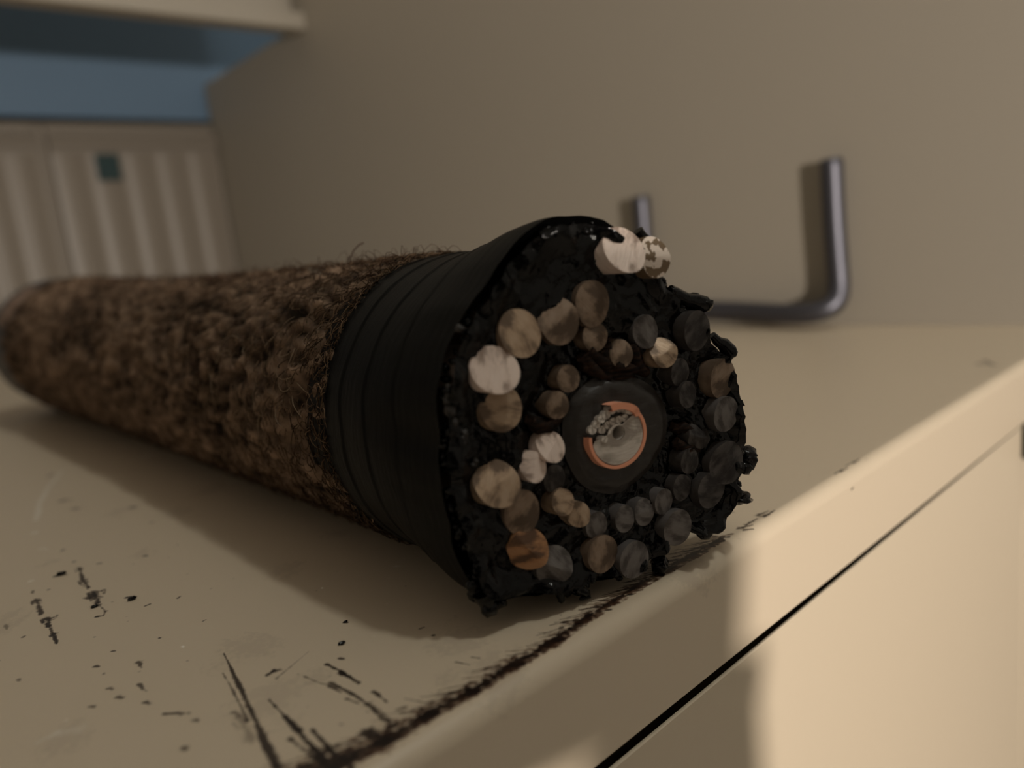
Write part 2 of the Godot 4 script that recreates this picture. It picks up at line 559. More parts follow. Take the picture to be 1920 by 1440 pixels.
func omni(called: String, at: Vector3, energy: float, col: Color, size: float, parent: Node3D) -> void:
	var l := OmniLight3D.new()
	l.name = called
	l.light_color = col
	l.light_energy = energy
	l.light_size = size
	l.omni_range = 12.0
	l.omni_attenuation = 2.0
	l.shadow_enabled = true
	parent.add_child(l)
	l.global_position = at

const CEIL := 1.95
const FLOOR := -0.75

func build_room() -> void:
	var wall := mat(Color(0.78, 0.77, 0.75), 0.9)
	var x0 := -2.2
	var x1 := 2.0
	var z0 := -1.12
	var z1 := 2.6
	var t := 0.1
	var b := MB.new()
	b.box(Vector3(x0 - t, FLOOR - t, z0 - t), Vector3(x1 + t, FLOOR, z1 + t))
	struct("floor", b, mat(Color(0.55, 0.52, 0.48), 0.6))
	b = MB.new()
	b.box(Vector3(x0 - t, CEIL, z0 - t), Vector3(x1 + t, CEIL + t, z1 + t))
	struct("ceiling", b, mat(Color(0.80, 0.78, 0.75), 0.9))
	b = MB.new()
	b.box(Vector3(x0 - t, FLOOR, z0 - t), Vector3(x1 + t, CEIL, z0))
	struct("wall_back", b, wall)
	b = MB.new()
	b.box(Vector3(x0 - t, FLOOR, z1), Vector3(x1 + t, CEIL, z1 + t))
	struct("wall_front", b, wall)
	b = MB.new()
	b.box(Vector3(x0 - t, FLOOR, z0), Vector3(x0, CEIL, z1))
	struct("wall_left", b, wall)
	b = MB.new()
	b.box(Vector3(x1, FLOOR, z0), Vector3(x1 + t, CEIL, z1))
	struct("wall_right", b, wall)

const WARM := Color(1.0, 0.955, 0.905)

func glow(col: Color, k: float) -> StandardMaterial3D:
	var m := mat(col, 0.5)
	m.emission_enabled = true
	m.emission = col
	m.emission_energy_multiplier = k
	return m

func build_lamps() -> void:
	# round ceiling lamp above the desk
	var at := Vector3(0.42, CEIL, 0.68)
	var t := thing("ceiling_lamp", "round white ceiling lamp hanging above the desk", "lamp", at)
	var b := MB.new()
	b.lathe(at, Vector3.DOWN, [Vector2(0, 0), Vector2(0.09, 0), Vector2(0.09, 0.02), Vector2(0, 0.02)])
	part("canopy", b, mat(Color(0.85, 0.85, 0.83), 0.5), t)
	b = MB.new()
	b.lathe(at, Vector3.DOWN, [Vector2(0, 0.02), Vector2(0.06, 0.03), Vector2(0.075, 0.055), Vector2(0.05, 0.085), Vector2(0, 0.095)])
	part("lamp_bulb", b, glow(Color(1.0, 0.93, 0.84), 2.0), t)
	omni("ceiling_light", at + Vector3.DOWN * 0.06, 0.60, Color(0.99, 1.0, 0.97), 0.06, t)
	# floor lamp standing in the room in front of the desk
	var p := Vector3(-0.16, 0.115, 0.72)
	var f := thing("floor_lamp", "floor lamp with bare round bulb standing in front of desk", "lamp", Vector3(p.x, FLOOR, p.z))
	b = MB.new()
	b.lathe(Vector3(p.x, FLOOR, p.z), Vector3.UP, [Vector2(0, 0), Vector2(0.14, 0), Vector2(0.14, 0.015), Vector2(0.02, 0.03), Vector2(0, 0.03)])
	part("base", b, mats.latch, f)
	b = MB.new()
	b.tube(PackedVector3Array([Vector3(p.x, FLOOR + 0.02, p.z), Vector3(p.x, p.y - 0.06, p.z)]), [0.012], 12)
	part("pole", b, mats.latch, f)
	b = MB.new()
	b.tube(PackedVector3Array([Vector3(p.x, p.y - 0.08, p.z), Vector3(p.x, p.y - 0.024, p.z)]), [0.014], 16)
	part("socket", b, mats.latch, f)
	b = MB.new()
	var prof := []
	for k in 13:
		prof.append(Vector2(0.03 * sin(PI * k / 12.0), -0.03 * cos(PI * k / 12.0)))
	b.lathe(p, Vector3.UP, prof, 24)
	part("lamp_bulb", b, glow(WARM, 3.0), f)
	omni("floor_lamp_light", p, 0.84, WARM, 0.028, f)

func build_phone_and_added_tripod() -> void:
	# the phone that takes the picture shades the cut end; its tripod is added, the column shading the desk front
	var ex := RIGHT
	var ey := UPV
	var ez := BACK
	var foot := h(0.88, 0.06, 1.02)
	var t := thing("added_phone_tripod", "added black phone tripod before the desk, its column shading the desk front", "tripod", Vector3(foot.x, FLOOR, foot.z))
	var black := mat(Color(0.1, 0.1, 0.1), 0.5)
	var b := MB.new()
	b.tube(PackedVector3Array([Vector3(foot.x, -0.55, foot.z), Vector3(foot.x, foot.y - 0.008, foot.z)]), [0.020], 20)
	part("shade_column", b, black, t)
	for k in 3:
		var a := TAU * k / 3.0 + PI / 2
		b = MB.new()
		b.tube(PackedVector3Array([Vector3(foot.x, -0.5, foot.z), Vector3(foot.x + cos(a) * 0.2, FLOOR + 0.01, foot.z + sin(a) * 0.2)]), [0.011, 0.009], 12)
		part("leg", b, black, t)
	b = MB.new()
	b.lathe(foot - Vector3(0, 0.008, 0), Vector3.UP, [Vector2(0, 0), Vector2(0.022, 0), Vector2(0.022, 0.005), Vector2(0.014, 0.008), Vector2(0, 0.008)], 20)
	part("clamp", b, black, t)
	# phone: rounded slab
	var o := eye() + (ex * 0.60 - ey * 0.30 + ez * 0.22) * S
	var p := thing("phone", "dark phone resting on the added tripod, lens towards the cable", "phone", o)
	b = MB.new()
	var outline := []
	var hw := 1.17 * S
	var hh := 0.575 * S
	var cr := 0.15 * S
	for c in [[1, 1, 0.0], [-1, 1, PI / 2], [-1, -1, PI], [1, -1, PI * 1.5]]:
		for k in 6:
			var a: float = c[2] + PI / 2 * k / 5.0
			outline.append(Vector2(c[0] * (hw - cr) + cos(a) * cr, c[1] * (hh - cr) + sin(a) * cr))
	var n := outline.size()
	var prof := [[0.0, 0.06], [0.97, 0.06], [1.0, 0.035], [1.0, -0.035], [0.97, -0.06], [0.0, -0.06]]
	b.grid(n, prof.size() - 1, func(u, w):
		var q: Vector2 = outline[roundi(u * n) % n]
		var r: Array = prof[roundi(w * (prof.size() - 1))]
		return o + ex * q.x * r[0] + ey * q.y * r[0] + ez * r[1] * S,
		func(x): return x - o, true)
	part("phone_body", b, mat(Color(0.08, 0.08, 0.09), 0.3), p)
	b = MB.new()
	b.tube(PackedVector3Array([eye() + ez * 0.17 * S, eye() + ez * 0.09 * S]), [0.08 * S], 20)
	part("camera_lens", b, mat(Color(0.04, 0.04, 0.05), 0.2), p)

func build_desk() -> void:
	var base := h(3.0, 0, -8.0)
	base.y = FLOOR
	var d := thing("steel_desk", "cream painted steel desk with smeared edge and drawer below", "desk", base)
	var paint := Color(0.80, 0.74, 0.65)
	var top := mat(Color.WHITE, 0.42)
	top.albedo_texture = paint_stains(paint)
	top.texture_repeat = false
	# folded sheet: turned-down front, rounded edge, flat top
	var prof := []   # [y, z, s]
	var r := 0.055
	prof.append([-0.352, ZF, LIP - 0.352])
	prof.append([-LIP, ZF, 0.0])
	prof.append([-r, ZF, LIP - r])
	for k in range(1, 9):
		var a := PI / 2 * k / 8.0
		prof.append([-r + r * sin(a), ZF - r + r * cos(a), LIP - r + 2.0 * r * k / 8.0])
	for zz in [-1.7, -2.2, -2.7, -3.4, -4.2, -5.2, -6.2, -9.0, -15.7]:
		prof.append([0.0, zz, LIP + ZF - zz])
	var xs := [-14.0, 0.0, 0.55, 1.1, 1.65, 2.2, 3.0, 4.2, 5.6, 6.9]
	var b := MB.new()
	b.grid(xs.size() - 1, prof.size() - 1, func(u, w):
		var i := roundi(u * (xs.size() - 1))
		var j := roundi(w * (prof.size() - 1))
		return h(xs[i], prof[j][0], prof[j][1]),
		func(_p): return Vector3(0, 1, 0.3), false, func(u, w):
		var i := roundi(u * (xs.size() - 1))
		var j := roundi(w * (prof.size() - 1))
		return Vector2(warp_u(xs[i]), warp_v(prof[j][2])))
	# underside of the sheet and its ends, 0.12 thick
	b.box(h(-14, -0.14, -15.7), h(6.9, -0.012, -1.32), 0.0005)
	part("desktop", b, top, d)
	# front below the top: drawer front, gently out of line so that the gap narrows
	b = MB.new()
	var yl := -0.408
	var yr := -0.364
	var v := PackedVector3Array()
	var lo := -7.0
	var x0 := -4.0
	var x1 := 5.02
	var ybl := yl - (yr - yl) * (0.0 - x0) / 5.2
	for q in [[x0, ybl], [x1, yr], [x1, lo], [x0, lo]]:
		for zc in [ZF - 0.004, ZF - 0.010]:
			v.append(h(q[0], q[1], zc))
	# bevelled edge ring in front
	var front := PackedVector3Array()
	var e := 0.004
	for q in [[x0 + e, ybl - e], [x1 - e, yr - e], [x1 - e, lo + e], [x0 + e, lo + e]]:
		front.append(h(q[0], q[1], ZF))
	var idx := PackedInt32Array()
	var all := v.duplicate()
	all.append_array(front)
	idx.append_array([8, 9, 10, 8, 10, 11])
	for k in 4:
		var k1 := (k + 1) % 4
		var mid := h(1, -3, -1.27)
		b.quad(idx, all, mid, [8 + k, 8 + k1, k1 * 2, k * 2])
		b.quad(idx, all, mid, [k * 2, k1 * 2, k1 * 2 + 1, k * 2 + 1])
	b.patch(all, idx, PackedVector2Array(), PackedColorArray(), func(p): return p - h(1, -3, -1.27), true)
	var drawer := part("drawer_front", b, mats.cream, d)
	b = MB.new()
	b.box(h(5.04, -7.0, -1.45), h(6.9, -0.362, ZF - 0.002), 0.0006)
	part("front_stile", b, mats.cream, d)
	# desk body set back behind the drawer front
	b = MB.new()
	b.box(h(-14, -12.0, -15.5), h(6.9, -0.15, -4.0), 0.001)
	part("carcass", b, mats.cream, d)
	# unseen drawer box added behind the front to keep light out of the gap
	b = MB.new()
	b.box(h(-4.0, -7.0, -4.0), h(5.02, -6.9, ZF - 0.02), 0.0005)
	part("added_drawer_bottom", b, mats.cream, drawer)
	for q in [[-4.0, -3.9], [4.92, 5.02]]:
		b = MB.new()
		b.box(h(q[0], -6.9, -4.0), h(q[1], -0.16, ZF - 0.02), 0.0005)
		part("added_drawer_side", b, mats.cream, drawer)
	for q in [[-13.8, -12.9], [5.4, 6.3]]:
		b = MB.new()
		b.box(Vector3(q[0] * S, FLOOR, -15.0 * S), Vector3(q[1] * S, -7.0 * S, -1.6 * S), 0.002)
		part("leg", b, mats.cream, d)
	# latch at the end of the drawer
	b = MB.new()
	b.tube(PackedVector3Array([h(5.06, -0.56, -1.2), h(5.06, -0.54, -1.2), h(5.06, -0.38, -1.2), h(5.06, -0.36, -1.2)]), [0.07 * S, 0.09 * S, 0.09 * S, 0.07 * S], 20)
	part("latch", b, mats.latch, drawer, "dark metal latch")

func build_hutch() -> void:
	var t := thing("end_panel", "tall beige painted end panel standing on the desk behind the rod", "panel", h(6.65, 0, -8))
	var b := MB.new()
	b.box(h(6.5, 0.0, -11.6), h(6.8, 16.0, -1.36), 0.000001)
	b.box(h(6.5, 4.78, -12.1), h(6.8, 16.0, -11.6), 0.000001)
	b.box(h(6.5, 0.0, -15.6), h(6.8, 4.78, -11.6), 0.000001)
	part("panel_sheet", b, mats.panel, t)
	b = MB.new()
	b.box(h(6.5, 0.0, -1.355), h(6.8, 16.0, -1.30), 0.0006)
	part("edge_strip", b, mats.panel, t)
	# shallow overhead cabinet: bottom rail, recessed door, body
	t = thing("overhead_cabinet", "beige overhead cabinet with pale bottom rail fixed to the end panel", "cabinet", h(-5, 4.66, -11.7))
	b = MB.new()
	b.box(h(-16, 4.66, -11.65), h(6.495, 4.92, -11.3), 0.001)
	part("bottom_rail", b, mats.panel, t)
	b = MB.new()
	b.box(h(-16, 4.95, -11.66), h(6.30, 10.0, -11.50), 0.001)
	part("door", b, mats.panel, t)
	b = MB.new()
	b.box(h(-16, 4.93, -12.0), h(6.495, 10.0, -11.67), 0.001)
	part("cabinet_body", b, mats.panel, t)
	# blue board behind, hung a little above the fluted panels
	t = thing("back_board", "blue board at the back above the fluted panels", "board", h(-5, 0, -15.6))
	b = MB.new()
	b.box(h(-16, 4.13, -15.95), h(11.0, 10.5, -15.75), 0.0005)
	part("board_sheet", b, mats.blue, t)
	b = MB.new()
	b.box(h(-15.6, 0.0, -15.69), h(-15.2, 4.6, -15.5), 0.0005)
	b.box(h(-15.6, 4.3, -15.75), h(-15.2, 4.6, -15.69), 0.0002)
	part("support_post", b, mats.panel, t)
	# fluted panels standing at the back of the desktop
	for q in [[-3.9, 3.32, "beige fluted panel below the blue wall, plain without sticker", false], [3.50, 6.46, "beige fluted panel with dark green sticker, between seam and end panel", true]]:
		var f := thing("fluted_panel", q[2], "panel", h((q[0] + q[1]) / 2, 0, -15.4), "fluted panels at the back of the desk")
		var w: float = q[1] - q[0]
		b = MB.new()
		var n := int(w / 0.5)
		b.grid(n * 12, 1, func(u, k):
			var ph := fposmod(u * n, 1.0)
			var dz := 0.035 * smoothstep(0.0, 0.25, ph) * (1.0 - smoothstep(0.55, 0.8, ph))
			return h(q[0] + w * u, 0.0 if k < 0.5 else 3.44, -15.46 + dz),
			func(_p): return Vector3(0, 0, 1))
		b.box(h(q[0], 0, -15.6), h(q[1], 3.6, -15.47), 0.0006)
		part("fluted_face", b, mats.fluted, f)
		b = MB.new()
		# rounded cap along the top
		b.grid(1, 14, func(u, k):
			var a: float = -0.15 + (PI + 0.15) * k
			return h(q[0] + w * u, 3.60 + 0.19 * sin(a), -15.46 + 0.16 * cos(a)),
			func(p): return Vector3(0, p.y - 3.6 * S, p.z + 15.46 * S))
		part("rounded_cap", b, mats.fluted, f)
		b = MB.new()
		b.box(h(q[0], 3.62, -15.6), h(q[1], 3.97, -15.50), 0.0006)
		part("top_rail", b, mats.fluted, f)
		if q[3]:
			b = MB.new()
			b.box(h(q[0] - 0.17, 0, -15.6), h(q[0] - 0.01, 3.97, -15.53), 0.0004)
			part("seam_strip", b, mats.fluted, f)
		if q[3]:
			b = MB.new()
			b.box(h(4.17, 2.95, -15.38), h(4.57, 3.42, -15.355), 0.0005)
			part("sticker", b, mats.sticker, f, "dark green square sticker")

func build_rod() -> void:
	var at := h(6.32, 0, -3.6)
	var t := thing("bent_rod", "bent steel rod with two upright ends against the beige end panel", "rod", at)
	var pts := [[1559, 297, 6.40], [1562, 380, 6.40], [1567, 460, 6.40], [1572, 520, 6.40], [1573, 548, 6.38], [1566, 567, 6.34], [1548, 580, 6.28], [1520, 587, 6.24], [1480, 589, 6.25], [1430, 586, 6.32], [1380, 583, 6.38], [1300, 581, 6.40], [1245, 580, 6.40], [1226, 572, 6.40], [1217, 555, 6.40], [1211, 500, 6.40], [1206, 440, 6.40], [1201, 368, 6.40]]
	var c := Curve3D.new()
	var path := PackedVector3Array()
	for k in pts.size():
		var p := on_plane(pts[k][0], pts[k][1], h(pts[k][2], 0, 0), Vector3.RIGHT)
		p.y = maxf(p.y, 0.095 * S)
		path.append(p)
	# smooth by subdividing
	for it in 2:
		var q := PackedVector3Array([path[0]])
		for k in path.size() - 1:
			q.append(path[k].lerp(path[k + 1], 0.25))
			q.append(path[k].lerp(path[k + 1], 0.75))
		q.append(path[path.size() - 1])
		path = q
	var radii := []
	for k in path.size():
		radii.append(0.09 * S)
	radii[0] = 0.075 * S
	radii[radii.size() - 1] = 0.075 * S
	var b := MB.new()
	b.tube(path, radii, 16)
	part("rod", b, mats.rod, t)

# ---------------------------------------------------------------- the cable
var FC := Vector3(1.526, 0.46, -1.315)   # middle of the cut face, in camera heights
var FN := Vector3(-sin(0.319), 0, cos(0.319))
var FU := Vector3(cos(0.319), 0, sin(0.319))
var rim_a := []
var rim_r := []

func face_at(x: float, y: float, off := 0.0) -> Vector3:
	return on_plane(x, y, (FC + FN * off) * S, FN)

func rim(a: float) -> float:
	a = wrapf(a, -PI, PI)
	var n := rim_a.size()
	for k in n:
		var a0: float = rim_a[k]
		var a1: float = rim_a[(k + 1) % n] + (TAU if k == n - 1 else 0.0)
		var aa := a
		if k == n - 1 and a < rim_a[0]:
			aa += TAU
		if aa >= a0 and aa <= a1:
			var t := (aa - a0) / maxf(a1 - a0, 1e-5)
			return lerpf(rim_r[k], rim_r[(k + 1) % n], t * t * (3 - 2 * t) * 0.5 + t * 0.5)
	return 0.45

func axis_at(z: float) -> Vector3:
	# middle of the cable at depth z
	var keys := [[-1.3, 1.50, 0.50], [-2.2, 1.54, 0.50], [-4.0, 1.555, 0.505], [-5.6, 1.56, 0.53], [-6.8, 1.56, 0.565], [-7.8, 1.56, 0.58]]
	for k in keys.size() - 1:
		if z <= keys[k][0] and z >= keys[k + 1][0]:
			var t: float = (z - keys[k][0]) / (keys[k + 1][0] - keys[k][0])
			return Vector3(lerpf(keys[k][1], keys[k + 1][1], t), lerpf(keys[k][2], keys[k + 1][2], t), z)
	return Vector3(keys[0][1], keys[0][2], z) if z > -1.3 else Vector3(1.56, 0.58, z)

func body_r(z: float) -> float:
	return axis_at(z).y - 0.012

func jute_r(a: float, z: float) -> float:
	var c := Vector3(cos(a), sin(a), 0) * 60.0
	var r := body_r(z) - 0.015
	r += nz.get_noise_3d(c.x * 1.1, c.y * 1.1, z * 75.0) * 0.035
	r += nz.get_noise_3d(c.x * 4.5 + 50, c.y * 4.5, z * 300.0) * 0.034
	r += nz.get_noise_3d(c.x * 11 + 9, c.y * 11, z * 620.0) * 0.016
	return r

func wire(mb: MB, c: Vector3, r: float, tilt: Vector2, ridge: float, k1: float, k2: float, ra: float, squash: float, back: float) -> void:
	# c: middle of the cut end in metres; tilt: lean of the cut; ridge: roof ridge direction; k1/k2: slopes either side of it
	var rd := Vector2(cos(ridge), sin(ridge))
	var v := PackedVector3Array()
	var uv := PackedVector2Array()
	var idx := PackedInt32Array()
	var sides := 28
	var rings := 7
	var n1 := rng.randf() * 100.0
	for j in rings + 1:
		for i in sides:
			var w := TAU * i / sides
			var t := float(j) / rings
			var p := Vector2(cos(w) * squash, sin(w)) * r * t * (1.0 + 0.012 * nz.get_noise_2d(cos(w) * 30 + n1, sin(w) * 30))
			var s := p.dot(rd)
			var hh := -p.dot(tilt) - (k1 * s if s > 0 else -k2 * s)
			hh += nz.get_noise_2d(p.x / r * 40 + n1, p.y / r * 40) * r * 0.02
			v.append(c + (FU * p.x + Vector3.UP * p.y + FN * hh))
			uv.append(Vector2(0.5, 0.5) + (p / r * 0.42).rotated(ra))
	for j in rings:
		for i in sides:
			var i1 := (i + 1) % sides
			idx.append_array([j * sides + i, j * sides + i1, (j + 1) * sides + i, j * sides + i1, (j + 1) * sides + i1, (j + 1) * sides + i])
	mb.patch(v, idx, uv, PackedColorArray(), func(_p): return FN)
	# shank running back along the cable
	var ring := v.slice(rings * sides, (rings + 1) * sides)
	var sv := PackedVector3Array()
	for i in sides:
		sv.append(ring[i])
	for i in sides:
		sv.append(ring[i] + Vector3(0, 0, -back * S))
	var si := PackedInt32Array()
	var suv := PackedVector2Array()
	for i in sides:
		var i1 := (i + 1) % sides
		si.append_array([i, i1, sides + i, i1, sides + i1, sides + i])
	for i in sides * 2:
		suv.append(Vector2(float(i % sides) / sides, 0.2 if i < sides else 0.8))
	mb.patch(sv, si, suv, PackedColorArray(), func(p):
		var q: Vector3 = p - c
		return q - Vector3(0, 0, q.z))

func build_cable() -> void:
	var base := Vector3(FC.x * S, 0, -4.0 * S)
	var t := thing("cable_sample", "cut length of jute covered armoured cable wrapped in black tape", "cable", base)
	# outline of the cut end
	var raw := [[1040, 405], [1090, 400], [1140, 412], [1165, 430], [1200, 446], [1235, 500], [1258, 535], [1290, 562], [1320, 590], [1345, 640], [1370, 670], [1388, 710], [1398, 760], [1405, 860], [1385, 960], [1360, 1003], [1325, 1008], [1290, 1003], [1262, 1030], [1232, 1062], [1190, 1085], [1130, 1095], [1080, 1113], [1000, 1124], [910, 1132], [870, 1060], [850, 980], [832, 830], [830, 720], [860, 620], [910, 540], [980, 450]]
	var pairs := []
	for q in raw:
		var p := face_at(q[0], q[1]) / S - FC
		pairs.append([atan2(p.y, p.dot(FU)), p.length()])
	pairs.sort_custom(func(x, y): return x[0] < y[0])
	for q in pairs:
		rim_a.append(q[0])
		rim_r.append(q[1])

	# --- jute serving
	var b := MB.new()
	var z0 := -2.02
	var z1 := -7.25
	var jc0 := Color(0.018, 0.012, 0.009)
	var jc1 := Color(0.28, 0.19, 0.13)
	var jcol := func(a: float, z: float) -> Color:
		var c := Vector3(cos(a), sin(a), 0) * 60.0
		var n := nz.get_noise_3d(c.x * 4.5 + 50, c.y * 4.5, z * 300.0) * 0.9 + nz.get_noise_3d(c.x * 9, c.y * 9 + 9, z * 500.0) * 0.5 + nz.get_noise_3d(c.x * 0.8, c.y * 0.8 + 40, z * 40.0) * 0.5
		return jc0.lerp(jc1, clampf(0.45 + n * 0.9, 0, 1))
	b.grid(230, 330, func(u, w):
		var z := lerpf(z0, z1, pow(w, 1.45))
		var a: float = u * TAU
		var c := axis_at(z)
		return h(c.x + cos(a) * jute_r(a, z), maxf(c.y + sin(a) * jute_r(a, z), 0.006), z),
		func(p): return Vector3(p.x - 1.54 * S, p.y - 0.5 * S, 0), true, null,
		func(u, w): return jcol.call(u * TAU, lerpf(z0, z1, pow(w, 1.45))))
	var serving := part("jute_serving", b, mats.jute, t, "matted brown jute covering")
	# loose fibres
	b = MB.new()
	for k in 6500:
		var z := lerpf(-2.06, -7.2, pow(rng.randf(), 1.7))
		var a := rng.randf_range(deg_to_rad(60), deg_to_rad(270))
		fibre(b, a, z, rng.randf_range(0.03, 0.10), rng.randf_range(0.0012, 0.0024), Color(0.03, 0.019, 0.012).lerp(Color(0.24, 0.155, 0.095), pow(rng.randf(), 1.8)), 0.02, 5)
	for k in 420:   # hair standing up along the top
		var z := lerpf(-2.1, -6.5, pow(rng.randf(), 1.3))
		fibre(b, rng.randf_range(1.2, 2.3), z, rng.randf_range(0.03, 0.08), 0.0014, Color(0.06, 0.035, 0.02), 0.055, 5)
	for q in [[420, 650, 0.20], [400, 690, 0.16], [452, 640, 0.15], [545, 690, 0.14], [540, 740, 0.14], [550, 715, 0.12], [580, 560, 0.12], [345, 560, 0.2], [270, 700, 0.18], [470, 720, 0.13], [440, 560, 0.16], [490, 770, 0.13], [620, 560, 0.1], [600, 600, 0.1], [560, 660, 0.1], [520, 620, 0.1]]:
		for rep in 2:
			var d := sight(q[0] + rng.randf_range(-12, 12), q[1] + rng.randf_range(-12, 12))
			var o := Vector2(eye().x / S - 1.55, 1.0 - 0.5)
			var dd := Vector2(d.x, d.y)
			var A := dd.length_squared()
			var B := 2 * o.dot(dd)
			var D := B * B - 4 * A * (o.length_squared() - 0.25)
			if D < 0:
				continue
			var tt := (-B - sqrt(D)) / 2 / A
			var w := Vector3(0, 1, 0) + d * tt
			fibre(b, atan2(w.y - 0.5, w.x - 1.55), w.z, q[2], 0.0021, Color(0.17, 0.12, 0.08).lerp(Color(0.30, 0.23, 0.16), rng.randf()), 0.03, 7)
	# the long hair above the tape's edge
	var hair := PackedVector3Array()
	for q in [[655, 497], [657, 482], [663, 470], [672, 460], [682, 455]]:
		hair.append(on_plane(q[0], q[1], h(1.5, 1.0, -2.45), BACK))
	b.tint = Color(0.05, 0.03, 0.02)
	b.tube(hair, [0.003 * S], 4, false)
	var fib := part("jute_fibres", b, mats.jute, serving, "loose brown jute fibres")
	fib.set_meta("kind", "stuff")
	# pale frayed tuft and tape at the far end
	b = MB.new()
	for k in 90:
		fibre(b, rng.randf_range(2.15, 2.6), rng.randf_range(-7.5, -7.0), rng.randf_range(0.1, 0.25), 0.006, Color(0.22, 0.15, 0.11).lerp(Color(0.38, 0.28, 0.22), rng.randf()), 0.03, 5)
	var tuft := part("frayed_tuft", b, mats.jute, t, "pale frayed jute tuft")
	tuft.set_meta("kind", "stuff")
	b = MB.new()
	b.grid(72, 20, func(u, w):
		var z := lerpf(-7.15, -7.9, minf(w * 1.25, 1.0))
		var a: float = u * TAU
		var c := axis_at(z)
		var r := body_r(z) * (1.0 if w < 0.7 else sqrt(maxf(0.0, 1.0 - pow((w - 0.7) / 0.3, 2.0)))) + 0.004 * nz.get_noise_2d(a * 40, z * 90)
		return h(c.x + cos(a) * r, maxf(c.y + sin(a) * r, 0.006), z),
		func(p): return p - h(1.56, 0.58, -7.3), true)
	part("end_tape", b, mat(Color(0.10, 0.095, 0.12), 0.5), t, "dark tape round the far end")

	# --- black tape wrap
	b = MB.new()
	var tape_pt := func(u: float, w: float) -> Vector3:
		var a := u * TAU
		var back := -2.2 - 0.03 * sin(a * 2.0 + 0.5) - 0.02 * nz.get_noise_2d(cos(a) * 90, sin(a) * 90)
		var rr := rim(a) * (1.0 + 0.012 * nz.get_noise_2d(cos(a) * 160, sin(a) * 160))
		var fr := FC + (FU * cos(a) + Vector3.UP * sin(a)) * rr + FN * (-0.03 + 0.02 * nz.get_noise_2d(cos(a) * 120 + 30, sin(a) * 120))
		if sin(a) < 0.2 and cos(a) > -0.2:
			fr -= FN * 0.05 * smoothstep(-0.2, 0.3, cos(a))
		var z := lerpf(fr.z, back, w)
		var c := axis_at(z)
		var lay := fposmod((z * 7.5 + a / TAU + 0.25 * nz.get_noise_2d(a * 30, z * 20)), 1.0)
		var r := body_r(z) + 0.004 + 0.005 * lay * (1.0 - smoothstep(0.9, 1.0, lay)) + 0.006 * nz.get_noise_3d(cos(a) * 60, sin(a) * 60, z * 90)
		r *= 1.0 - 0.03 * smoothstep(0.7, 1.0, w)
		var bk := Vector3(c.x + cos(a) * r, c.y + sin(a) * r, z)
		var k := smoothstep(0.0, 0.55, w)
		var p := fr.lerp(bk, k)
		p.z = z
		p.y = maxf(p.y, 0.008)
		return p * S
	b.grid(180, 200, func(u, w): return tape_pt.call(u, w), func(p): return Vector3(p.x - 1.53 * S, p.y - 0.5 * S, 0), true, func(u, w): return Vector2(u * 6.0, w * 3.0))
	# inner face of the tape, turned in at the mouth
	b.grid(180, 6, func(u, w):
		var p: Vector3 = tape_pt.call(u, 0.0)
		var q: Vector3 = tape_pt.call(u, 0.12)
		var c := (FC - FN * 0.06) * S
		return p.lerp(q.lerp(c, 0.07), w), func(p): return Vector3(1.53 * S - p.x, 0.5 * S - p.y, 0.02), true, func(u, w): return Vector2(u * 6.0, w * 0.3))
	part("tape_wrap", b, mats.tape, t, "black tape wrapped round the cut end")
	# thin lifted tape edges that catch the light
	# --- tar filling: rough lumpy sheet between the wires
	b = MB.new()
	b.grid(200, 60, func(u, w):
		var a: float = u * TAU
		var rr := rim(a) * (0.965 + 0.02 * nz.get_noise_2d(cos(a) * 200, sin(a) * 200))
		var p: Vector3 = (FU * cos(a) + Vector3.UP * sin(a)) * rr * w
		var dn := -0.020 + 0.015 * nz.get_noise_3d(p.dot(FU) * 400, p.y * 400, 7) + 0.008 * nz.get_noise_3d(p.dot(FU) * 1300, p.y * 1300, 2)
		dn += 0.03 * smoothstep(0.86, 0.97, w) * (0.6 + nz.get_noise_2d(cos(a) * 260, sin(a) * 260))
		dn -= 0.02 * smoothstep(0.62, 0.5, w)
		var q: Vector3 = FC + p + FN * dn
		q.y = maxf(q.y, 0.006)
		return q * S,
		func(_p): return FN, true)
	# body of the filling behind the sheet
	part("tar_filling", b, mats.tar, t, "glossy black tar between the wires")
	# ragged lumps along the rim
	b = MB.new()
	for k in 420:
		var a := rng.randf_range(-PI, PI)
		var right_side := cos(a) > -0.1
		if not right_side and rng.randf() < 0.55:
			continue
		var rr := rim(a) * (rng.randf_range(0.88, 0.93) if a > 1.35 and a < 2.3 else rng.randf_range(0.93, 1.0 if right_side else 0.97))
		var c := FC + (FU * cos(a) + Vector3.UP * sin(a)) * rr + FN * rng.randf_range(-0.08, -0.02)
		var size := rng.randf_range(0.005, 0.015)
		c.y = maxf(c.y, size)
		lump(b, c, size)
	for k in 120:
		var a := rng.randf_range(-PI, PI)
		var c := FC + (FU * cos(a) + Vector3.UP * sin(a)) * rim(a) * rng.randf_range(0.5, 0.95) + FN * rng.randf_range(-0.05, -0.03)
		lump(b, c, rng.randf_range(0.004, 0.010))
	# thicker mass at the lower right and below the upper two wires
	for q in [[1385, 830, .03], [1390, 870, .035], [1375, 930, .035], [1350, 965, .04], [1330, 985, .03], [1300, 560, .03], [1270, 560, .03], [1230, 545, .03], [1200, 540, .03], [1235, 585, .03], [1265, 600, .028], [1280, 630, .028], [1310, 665, .025], [1340, 670, .025], [1070, 432, .025], [1110, 430, .022], [1040, 450, .03], [1115, 455, .025], [1112, 485, .03], [1135, 515, .03], [1206, 505, .016], [1195, 525, .025], [1000, 490, .03], [970, 520, .03], [910, 1105, .035], [930, 1120, .025], [895, 1080, .03], [1060, 1105, .02], [1095, 1105, .018], [1240, 1060, .025], [1350, 890, .04], [1300, 975, .03], [845, 850, .025], [855, 800, .02]]:
